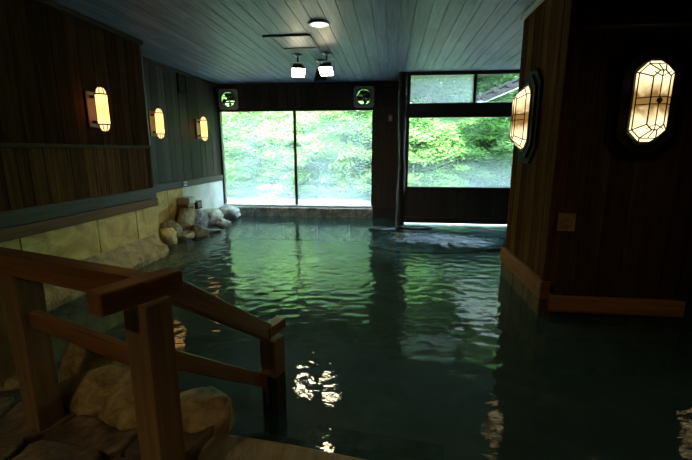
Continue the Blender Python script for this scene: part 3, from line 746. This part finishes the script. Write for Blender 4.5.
# ------------------------------------------------------------------ ventilator fans on back wall
def make_fan(loc, label):
    t = thing('ventilator', label, 'ventilator fan', loc, 0, 'round ventilators in the back wall')
    bm = bmesh.new()
    n = 32; sq = .235; out = []; inn = []
    for k in range(n):
        a = 2*math.pi*(k+.5)/n; c, s = math.cos(a), math.sin(a); m_ = sq/max(abs(c), abs(s)); rr = .195
        out.append((c*m_, s*m_)); inn.append((c*rr, s*rr))
    fo = [bm.verts.new((u, -.03, v)) for u, v in out]; fi = [bm.verts.new((u, -.03, v)) for u, v in inn]
    bo = [bm.verts.new((u, -.0, v)) for u, v in out]; bi = [bm.verts.new((u, 0, v)) for u, v in inn]
    for k in range(n):
        j = (k+1) % n
        bm.faces.new((fo[k], fo[j], fi[j], fi[k])); bm.faces.new((bo[k], bi[k], bi[j], bo[j])); bm.faces.new((fo[k], bo[k], bo[j], fo[j])); bm.faces.new((fi[k], fi[j], bi[j], bi[k]))
    obj('face_plate', bm, M['grille'], t)
    X90 = Matrix.Rotation(R(90), 4, 'X')
    bm = bmesh.new(); lathe(bm, [(.165, .03), (.2, .03), (.205, .045), (.19, .055), (.165, .05), (.165, .03)], 32, X90); obj('ring', bm, M['steel'], t, smooth=True)
    bm = bmesh.new(); lathe(bm, [(.178, .04), (.186, .04), (.186, -.17), (.178, -.17), (.178, .04)], 32, X90); obj('drum', bm, M['fanglass'], t, smooth=True)
    bm = bmesh.new()
    for q, (za, zb) in enumerate(((-.17, -.13), (-.07, -.035), (-.02, .03), (.075, .15))):
        hw = math.sqrt(max(.03**2, .176**2-max(abs(za), abs(zb))**2)); box(bm, -hw, hw, .10, .11, za, zb)
    obj('shutter_slats', bm, M['iron'], t)
    bm = bmesh.new(); box(bm, -.176, .176, .035, .045, -.008, .008); box(bm, -.008, .008, .035, .045, -.176, .176); obj('motor_bracket', bm, M['iron'], t)
    hub = bmesh.new(); lathe(hub, [(0, .045), (.035, .045), (.04, .02), (0, .02)], 20, X90); obj('hub', hub, M['iron'], t)
    for k in range(4):
        bm = bmesh.new(); a0 = k*math.pi/2+.3; pts = []
        for rr, da in ((.04, 0), (.155, -.28), (.16, .35), (.04, .5)):
            pts.append((rr*math.cos(a0+da), rr*math.sin(a0+da), -.02-.02*(da+.2)))
        v4 = [bm.verts.new((p[0], p[2], p[1])) for p in pts]; v5 = [bm.verts.new((p[0], p[2]-.003, p[1])) for p in pts]
        bm.faces.new(v4); bm.faces.new(v5[::-1])
        for q in range(4): bm.faces.new((v4[q], v4[(q+1) % 4], v5[(q+1) % 4], v5[q]))
        obj('blade', bm, M['iron'], t)
    return t
f1 = make_fan((-3.88, YB-.022, 2.78), 'square plated round ventilator at the back wall\'s left corner')
copy_thing(f1, (-.645, YB-.022, 2.79), 0, 'square plated round ventilator above right end of wide window', 'round ventilators in the back wall')

# switches
t = thing('wall_switch', 'small cream switch plate on dark pier between the two windows', 'switch', (-.03, YB-.022, 2.32))
bm = bmesh.new(); box(bm, -.045, .045, -.012, 0, -.07, .07); obj('plate', bm, M['cream'], t, bevel=.004)
bm = bmesh.new(); box(bm, -.015, .015, -.02, -.012, -.03, .03); obj('button', bm, M['white'], t, bevel=.003)
t = thing('round_switch', 'round knob on square wooden plate, low on partition front', 'switch', (1.635, PY, .94))
bm = bmesh.new(); box(bm, -.085, .085, -.018, 0, -.085, .085); obj('plate', bm, M['gold'], t, bevel=.006)
X90 = Matrix.Rotation(R(90), 4, 'X')
bm = bmesh.new(); lathe(bm, [(0, .018), (.065, .018), (.068, .03), (.055, .04), (.048, .03), (.03, .03), (.026, .05), (.012, .056), (0, .054)], 28, X90); obj('knob', bm, M['gold'], t, smooth=True)

# ------------------------------------------------------------------ outside
bm = bmesh.new(); box(bm, -12, 12, 12.1, 13.0, -.7, .02); box(bm, -12, .19, 9.6, 12.1, -.7, .02); box(bm, .19, 12, 9.62, 12.1, -.7, .02); struct('ground', bm, M['gravel'])
bm = bmesh.new(); prism(bm, [(8.5, -.02), (9.3, .12), (9.6, .12), (9.6, -.7), (8.5, -.7)], .33, 4.3, lambda u, v, d: (d, u, v)); tag(obj('garden_terrace', bm, M['plaster']), 'pale stone terrace glimpsed through gap under side window', 'terrace')
bm = bmesh.new(); rows = []
for i in range(30):
    yy = 13.0+i*.55; rows.append([])
    for j in range(60):
        xx = -16+j*.56; z = .0+max(0, (yy-14.2))*1.25+mnoise.noise((xx*.35, yy*.35, 4))*.8*min(1, max(0, (yy-13)/2))
        rows[-1].append(bm.verts.new((xx, yy, z)))
for a, b in zip(rows, rows[1:]):
    for k in range(59): bm.faces.new((a[k], a[k+1], b[k+1], b[k]))
tag(obj('hillside', bm, M['bank'], smooth=True), 'green mossy hillside rising behind the garden trees', 'hillside', kind='structure')

def leaves(name, n, rad, blobs, size, seed, mat):
    rs = np.random.RandomState(seed)
    cs = []
    for k in range(blobs):
        d = rs.normal(size=3); d /= np.linalg.norm(d); r = rs.uniform(.35, 1)**.6
        cs.append((d[0]*r*rad[0], d[1]*r*rad[1], d[2]*r*rad[2]))
    cs = np.array(cs); P = []
    idx = rs.randint(0, blobs, n)
    off = rs.normal(size=(n, 3))*np.array([.17, .17, .045])*rad[0]
    c = cs[idx]+off
    c[:, 2] -= .18*np.hypot(off[:, 0], off[:, 1])
    ang = rs.uniform(0, 6.283, n); tilt = rs.normal(0.35, .45, n); s = size*rs.uniform(.6, 1.3, n)
    ux = np.stack([np.cos(ang), np.sin(ang), -.25*np.ones(n)], 1); ux /= np.linalg.norm(ux, axis=1)[:, None]
    up = np.stack([rs.normal(0, .4, n), -.45+rs.normal(0, .45, n), np.ones(n)], 1)
    vy = np.cross(up, ux); vy /= np.linalg.norm(vy, axis=1)[:, None]
    a = c-ux*s[:, None]; b = c+vy*(s*.42)[:, None]; d = c+ux*s[:, None]; e = c-vy*(s*.42)[:, None]
    Vv = np.stack([a, b, d, e], 1).reshape(-1, 3).astype(np.float32)
    me = bpy.data.meshes.new(name); me.vertices.add(4*n); me.vertices.foreach_set('co', Vv.ravel())
    me.loops.add(4*n); me.loops.foreach_set('vertex_index', np.arange(4*n, dtype=np.int32))
    me.polygons.add(n); me.polygons.foreach_set('loop_start', np.arange(0, 4*n, 4, dtype=np.int32))
    me.update(calc_edges=True); me.materials.append(mat)
    return me
LM = [leaves('foliage', 20000, (1.25, 1.0, 1.25), 80, .052, 1, M['leaf_a']), leaves('foliage', 20000, (1.3, 1.0, 1.1), 80, .050, 2, M['leaf_b']), leaves('foliage', 16000, (1.5, 1.1, 1.5), 60, .062, 3, M['leaf_c'])]
def trunk_mesh(h, seed):
    bm = bmesh.new(); rnd = random.Random(seed); p = Vector((0, 0, -.3)); 
    top = Vector((rnd.uniform(-.15, .15), 0, h)); rod(bm, p, top*.5, .07, 10); rod(bm, top*.5, top, .045, 8)
    for k in range(6):
        a = rnd.uniform(0, 6.28); st = top*rnd.uniform(.35, .9); rod(bm, st, st+Vector((math.cos(a)*.8, math.sin(a)*.6, rnd.uniform(.3, .8))), .022, 6)
    return bm
tb = trunk_mesh(1.5, 1); TM = obj('trunk', tb, M['bark']); trunk_me = TM.data; bpy.data.objects.remove(TM)
def tree(x, y, z, kind, s, rz, label):
    t = thing('garden_tree', label, 'tree', (x, y, z), rz, 'trees in the garden outside the windows')
    t.scale = (s, s, s)
    a = bpy.data.objects.new('trunk', trunk_me); COL.objects.link(a); a.parent = t
    b = bpy.data.objects.new('foliage', LM[kind]); COL.objects.link(b); b.parent = t; b.location = (0, 0, 1.55)
    return t
T = [(-6.3, 13.6, 0.0, 0, 1.30, 'bright green tree seen at left edge of the wide window'),
     (-5.0, 13.2, -0.1, 1, 1.23, 'mid green tree in the middle of the wide window\'s left pane'),
     (-3.7, 13.7, 0.0, 0, 1.30, 'bright green tree just left of the wide window\'s mullion'),
     (-2.5, 13.1, -0.2, 0, 1.17, 'bright green tree just right of the wide window\'s mullion'),
     (-1.3, 13.6, 0.0, 1, 1.30, 'mid green tree at right side of the wide window'),
     (.3, 13.4, -0.1, 1, 1.30, 'mid green tree at left edge of the side window'),
     (1.5, 13.0, -0.3, 1, 1.10, 'leafy maple in the middle of the side window'),
     (2.7, 14.9, -0.2, 1, 1.17, 'leafy maple right of centre in the side window'),
     (4.0, 13.4, -0.1, 1, 1.30, 'mid green tree at right edge of the side window'),
     (-7.2, 16.3, 2.9, 2, 1.90, 'dark tree on the slope behind left edge of wide window'),
     (-5.0, 16.6, 3.0, 1, 1.90, 'tree on the slope behind the wide window\'s left pane'),
     (-2.8, 16.3, 2.9, 2, 1.90, 'dark tree on the slope behind the wide window\'s mullion'),
     (-.6, 16.7, 3.0, 1, 1.90, 'tree on the slope behind right edge of wide window'),
     (1.4, 16.3, 2.9, 2, 1.90, 'dark tree on the slope behind left half of side window'),
     (3.4, 16.5, 3.0, 2, 1.90, 'dark tree on the slope behind right half of side window'),
     (5.6, 16.3, 2.9, 1, 1.90, 'tree on the slope hidden beside the garden roof')]
for i, (x, y, z, k, s, lb) in enumerate(T): tree(x, y, z, k, s, i*1.13, lb)

shrub_me = leaves('foliage', 9000, (.75, .55, .55), 40, .045, 9, M['leaf_a']); shrub_mb = leaves('foliage', 9000, (.75, .55, .55), 40, .045, 10, M['leaf_b'])
for i, (x, y, k, lb) in enumerate([(-6.2, 13.0, 0, 'low shrub outside the left edge of wide window'), (-5.1, 12.7, 1, 'low shrub outside the middle of wide window\'s left pane'), (-3.9, 12.9, 0, 'low shrub outside just left of wide window\'s mullion'),
        (-2.8, 12.7, 1, 'low shrub outside just right of wide window\'s mullion'), (-1.6, 12.9, 0, 'low shrub outside the right part of wide window'), (-.5, 12.7, 1, 'low shrub outside the right edge of wide window'),
        (.7, 12.8, 0, 'low shrub at the left edge of side window'), (1.7, 12.6, 1, 'low shrub left of the middle of side window'), (2.7, 12.9, 0, 'low shrub right of the middle of side window'), (3.7, 12.7, 1, 'low shrub at the right edge of side window')]):
    t = thing('garden_shrub', lb, 'shrub', (x, y, .02), i*.9, 'low shrubs in the garden outside the windows')
    b = bpy.data.objects.new('foliage', (shrub_me, shrub_mb)[k]); COL.objects.link(b); b.parent = t; b.location = (0, 0, .5)
# garden roof seen through the transom
g = thing('garden_roof', 'sloping tiled eave with white underside outside side window\'s transom', 'roof', (2.0, 9.7, 2.72))
sl = math.atan2(.39, .93); rm_ = Matrix.Rotation(-sl, 4, 'Y')
bm = bmesh.new(); box(bm, 0, 4.5, .02, 3.8, -.03, .0, rm_); obj('soffit', bm, M['soffit'], g)
bm = bmesh.new(); box(bm, -.02, 4.5, 0, 3.8, .0, .05, rm_); obj('roof_deck', bm, M['tile'], g)
bm = bmesh.new(); box(bm, .06, 4.5, -.03, 0, -.075, .02, rm_); obj('barge_board', bm, M['tile'], g)
for k in range(14):
    bm = bmesh.new(); rod(bm, rm_ @ Vector((k*.3+.1, -.05, .075)), rm_ @ Vector((k*.3+.1, 3.8, .075)), .065, 10); obj('roof_tile', bm, M['tile'], g)
for yy in (.4, 3.4):
    bm = bmesh.new(); box(bm, 3.6, 3.75, yy, yy+.12, -2.72, 1.45); obj('post', bm, M['trim_darkz'], g)

# ------------------------------------------------------------------ light
w = bpy.data.worlds.new('overcast'); sc.world = w; w.use_nodes = True
nt = w.node_tree; nt.nodes.clear(); N = nt.nodes.new
out = N('ShaderNodeOutputWorld'); bg = N('ShaderNodeBackground'); bg.inputs[0].default_value = (.58, .78, 1, 1); bg.inputs[1].default_value = 27.0
nt.links.new(bg.outputs[0], out.inputs[0])
def light(name, kind, loc, energy, col, rot=(0, 0, 0), **k):
    l = bpy.data.lights.new(name, kind); l.energy = energy; l.color = col
    for a, b in k.items(): setattr(l, a, b)
    o = bpy.data.objects.new(name, l); COL.objects.link(o); o.location = loc; o.rotation_euler = rot
    return o
light('sun', 'SUN', (0, 0, 10), 66.0, (1, .97, .88), (R(38), 0, R(-12)), angle=R(12))
light('fill_beam_right', 'SPOT', (1.6, 1.2, 3.08), 22, (1, .70, .38), (R(14), 0, 0), spot_size=R(125), spot_blend=.8, shadow_soft_size=.1)  # added beam from out of view, brightens the partition front

# beams of the two floodlights (they point down over the bath)
light('flood_beam_a', 'SPOT', (-1.52, 6.58, 2.84), 45, (1, .84, .55), (R(35), 0, R(18)), spot_size=R(120), spot_blend=.8, shadow_soft_size=.08)
light('flood_beam_b', 'SPOT', (-1.05, 6.52, 2.84), 45, (1, .84, .55), (R(35), 0, R(-6)), spot_size=R(120), spot_blend=.8, shadow_soft_size=.08)
copy_thing(d1, (1.6, 1.2, CEIL), 0, 'unseen round downlight added to light the dark partition front')  # unseen lamp, added because the partition front was too dark
light('fill_beam_right', 'SPOT', (1.6, 1.2, 3.08), 22, (1, .70, .38), (R(14), 0, 0), spot_size=R(125), spot_blend=.8, shadow_soft_size=.1)  # added partition beam once more, doubling its strength

# beams of the pool downlight and the unseen one added for the foreground
light('downlight_beam_pool', 'SPOT', (-.92, 5.15, 3.07), 90, (1, .74, .40), (0, 0, 0), spot_size=R(112), spot_blend=.55, shadow_soft_size=.1)
light('fill_beam_entrance', 'SPOT', (-1.7, -.9, 3.08), 150, (1, .76, .42), (R(0), 0, 0), spot_size=R(125), spot_blend=.9, shadow_soft_size=.1)  # added fill from behind the viewer

# ------------------------------------------------------------------ camera
cam = bpy.data.cameras.new('camera'); co = bpy.data.objects.new('camera', cam); COL.objects.link(co)
F = 390.0; pitch = math.atan(80/F); yaw = math.atan(45/(F/math.cos(pitch)))
cam.sensor_width = 36; cam.lens = F*36/692; cam.sensor_fit = 'HORIZONTAL'; cam.clip_start = .05
co.location = (0, 0, 1.6); co.rotation_euler = (math.pi/2-pitch, 0, yaw)
sc.camera = co
sc.view_settings.view_transform = 'Standard'; sc.view_settings.look = 'None'; sc.view_settings.gamma = 1; sc.view_settings.use_curve_mapping = False
sc.view_settings.exposure = 0
sc.cycles.use_denoising = True
sc.cycles.max_bounces = 10; sc.cycles.transparent_max_bounces = 16; sc.cycles.caustics_reflective = False; sc.cycles.caustics_refractive = True
sc.cycles.sample_clamp_indirect = 4
